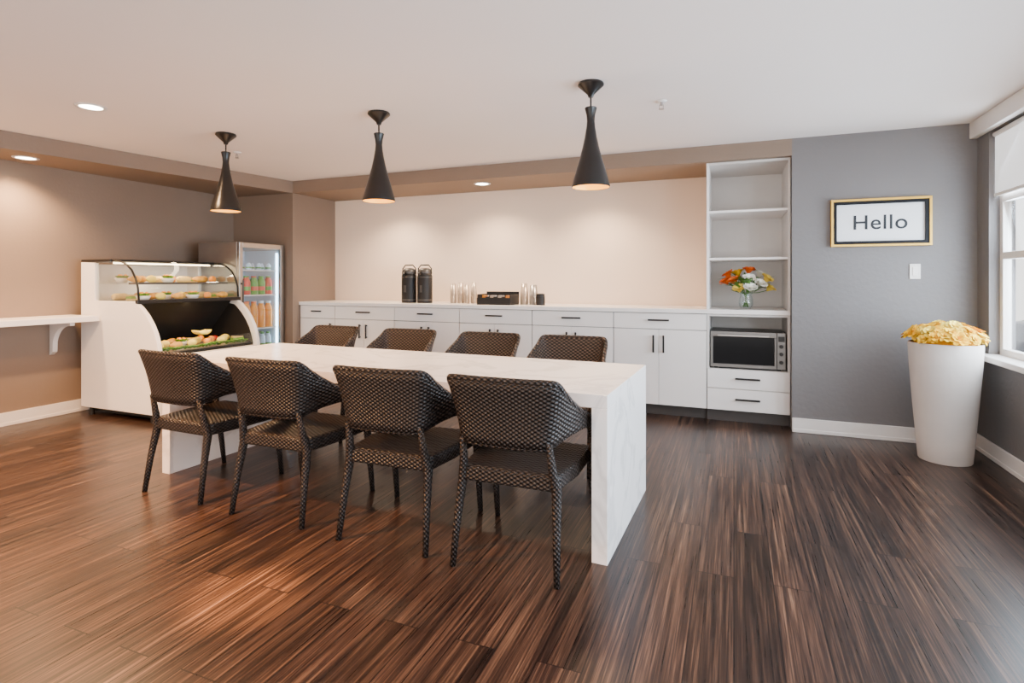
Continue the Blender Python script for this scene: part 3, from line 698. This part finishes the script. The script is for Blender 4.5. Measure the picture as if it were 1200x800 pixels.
part(d,'door_glass',g_box(w-0.022,w-0.016,0.045,dY-0.045,0.18,fh-0.06),M['fglass'])
part(d,'handle',merge(g_box(w+0.022,w+0.036,0.012,0.030,0.75,1.25),g_box(w,w+0.024,0.014,0.028,0.78,0.80),g_box(w,w+0.024,0.014,0.028,1.20,1.22)),M['dsteel'],bevel=0.003)
for z in (0.42,0.70,1.08,1.36):
    part(e,'shelf',merge(*[g_box(0.045,w-0.06,0.04+0.0365*i,0.044+0.0365*i,z-0.004,z) for i in range(16)],g_box(w-0.068,w-0.06,0.036,dY-0.036,z-0.008,z+0.004)),M['whitegloss'])
part(e,'light_tube',g_box(w-0.075,w-0.055,0.037,0.05,0.30,fh-0.10),M['led'],label='glowing cool light tube')
part(e,'light_tube',g_box(w-0.075,w-0.055,dY-0.05,dY-0.037,0.30,fh-0.10),M['led'],label='glowing cool light tube')
def bottle(name,body,cap,h,r,loc,label,grp):
    e=thing(name,loc,label,'bottle',grp)
    part(e,'bottle_body',g_lathe([(0,0),(r*0.9,0),(r,0.006),(r,h*0.66),(r*0.88,h*0.78),(r*0.55,h*0.88),(r*0.55,h*0.93),(0,h*0.93)],16),M[body],smooth=True)
    part(e,'cap',g_cyl(r*0.6,h*0.9301,h,n=14),M[cap])
    if body!='juice':
        part(e,'bottle_label',g_lathe([(r*1.01,h*0.22),(r*1.03,h*0.24),(r*1.03,h*0.42),(r*1.01,h*0.44)],16),M['red' if body=='green' else 'green'],smooth=True)
    return e
rows=[(1.084,0.21,0.046,[('green','red'),('red','green'),('green','red'),('green','green'),('red','green')],'green and red juice bottles in the refrigerator','small juice bottle with coloured body in the refrigerator'),
      (0.704,0.30,0.047,[('juice','orange')]*3+[('juice','paper')]*2,'orange juice bottles in the refrigerator','tall orange juice bottle in the refrigerator'),
      (1.364,0.08,0.03,[('milk','paper')]*4,'pale bottles in the refrigerator','pale water bottle in the refrigerator'),
      (0.424,0.22,0.034,[('milk','green')]*6,'lower pale bottles in the refrigerator','pale water bottle with green cap in the refrigerator')]
for z,h,r,cs,grp,lab in rows:
    n=len(cs); cache={}
    for i,(bcol,cc) in enumerate(cs):
        for dx in (0.135,0.24):
            loc=(fx1-dx,fy0+0.105+(dY-0.21)*i/(n-1),z+0.0005)
            if (bcol,cc) in cache: clone(cache[(bcol,cc)],loc)
            else: cache[(bcol,cc)]=bottle('bottle',bcol,cc,h,r,loc,lab,grp)

# ------------------------------------------------------------ exterior
struct('ground_outside',g_box(1.96,16,-8,16,-0.6,-0.5),M['street'],'grey street outside the windows')
fb=thing('building',(11,5,-0.5),'beige building facade across the street','building')
part(fb,'facade',g_box(0,0.3,-10,12,0,7),M['facade'])
part(fb,'facade_windows',merge(*[g_box(-0.03,0.0,-9+i*1.9,-7.9+i*1.9,0.9+j*2.4,2.3+j*2.4) for i in range(10) for j in range(3)]),M['fwin'])
cr_=thing('car',(7.5,14.2,-0.5),'grey parked car on the street outside','car')
prof=[(-2.0,0.25),(2.0,0.25),(2.05,0.6),(1.9,0.8),(1.1,0.9),(0.6,1.35),(-0.9,1.38),(-1.6,0.95),(-2.0,0.85),(-2.08,0.5)]
part(cr_,'body',g_prism_y(prof,-0.8,0.8),M['carp'],bevel=0.06)
part(cr_,'window_glass',g_prism_y([(0.95,0.92),(0.55,1.28),(-0.85,1.31),(-1.4,0.95)],-0.81,0.81),M['fwin'])
for x in (-1.3,1.3):
    for y in (-0.72,0.72): part(cr_,'wheel',xf(g_cyl(0.32,-0.1,0.1,n=24),T(x,y,0.32)@R(pi/2,'X')),M['rubber'])

# ------------------------------------------------------------ lights
w=bpy.data.worlds.new('World'); bpy.context.scene.world=w; w.use_nodes=True
bg=w.node_tree.nodes['Background']; bg.inputs['Color'].default_value=(1.0,0.945,0.895,1); bg.inputs['Strength'].default_value=3.6
def area(name,loc,target,sx,sy,en,col):
    l=bpy.data.lights.new(name,'AREA'); l.shape='RECTANGLE'; l.size=sx; l.size_y=sy; l.energy=en; l.color=col
    o=bpy.data.objects.new(name,l); o.location=loc; d=Vector(target)-Vector(loc); o.rotation_euler=d.to_track_quat('-Z','Y').to_euler(); C.objects.link(o)
area('daylight_window',(XR+0.3,3.9,1.5),(-2,3.2,0.6),1.9,1.5,240,(0.74,0.86,1.0))
area('daylight_window',(XR+0.3,1.4,1.5),(-2,1.6,0.6),2.3,1.5,340,(0.74,0.86,1.0))
area('case_fill_light',(ox+0.38,oy+0.55,1.39),(ox+0.5,oy+0.55,1.0),0.05,0.9,6.0,(1.0,0.78,0.48))  # added area light that brightens the food on the upper shelves
area('case_fill_light',(ox+0.80,oy+0.55,1.025),(ox+0.78,oy+0.55,0.6),0.03,0.9,5,(1.0,0.80,0.52))  # second added area light, brightens the lower deck

# ------------------------------------------------------------ camera
cd=bpy.data.cameras.new('Camera'); cam=bpy.data.objects.new('Camera',cd); C.objects.link(cam)
cam.location=(0,0,1.25); cam.rotation_euler=(pi/2,0,math.radians(21.9))
cd.sensor_width=36; cd.lens=36*647/1200; cd.shift_y=-72/1200; cd.clip_start=0.05
bpy.context.scene.camera=cam
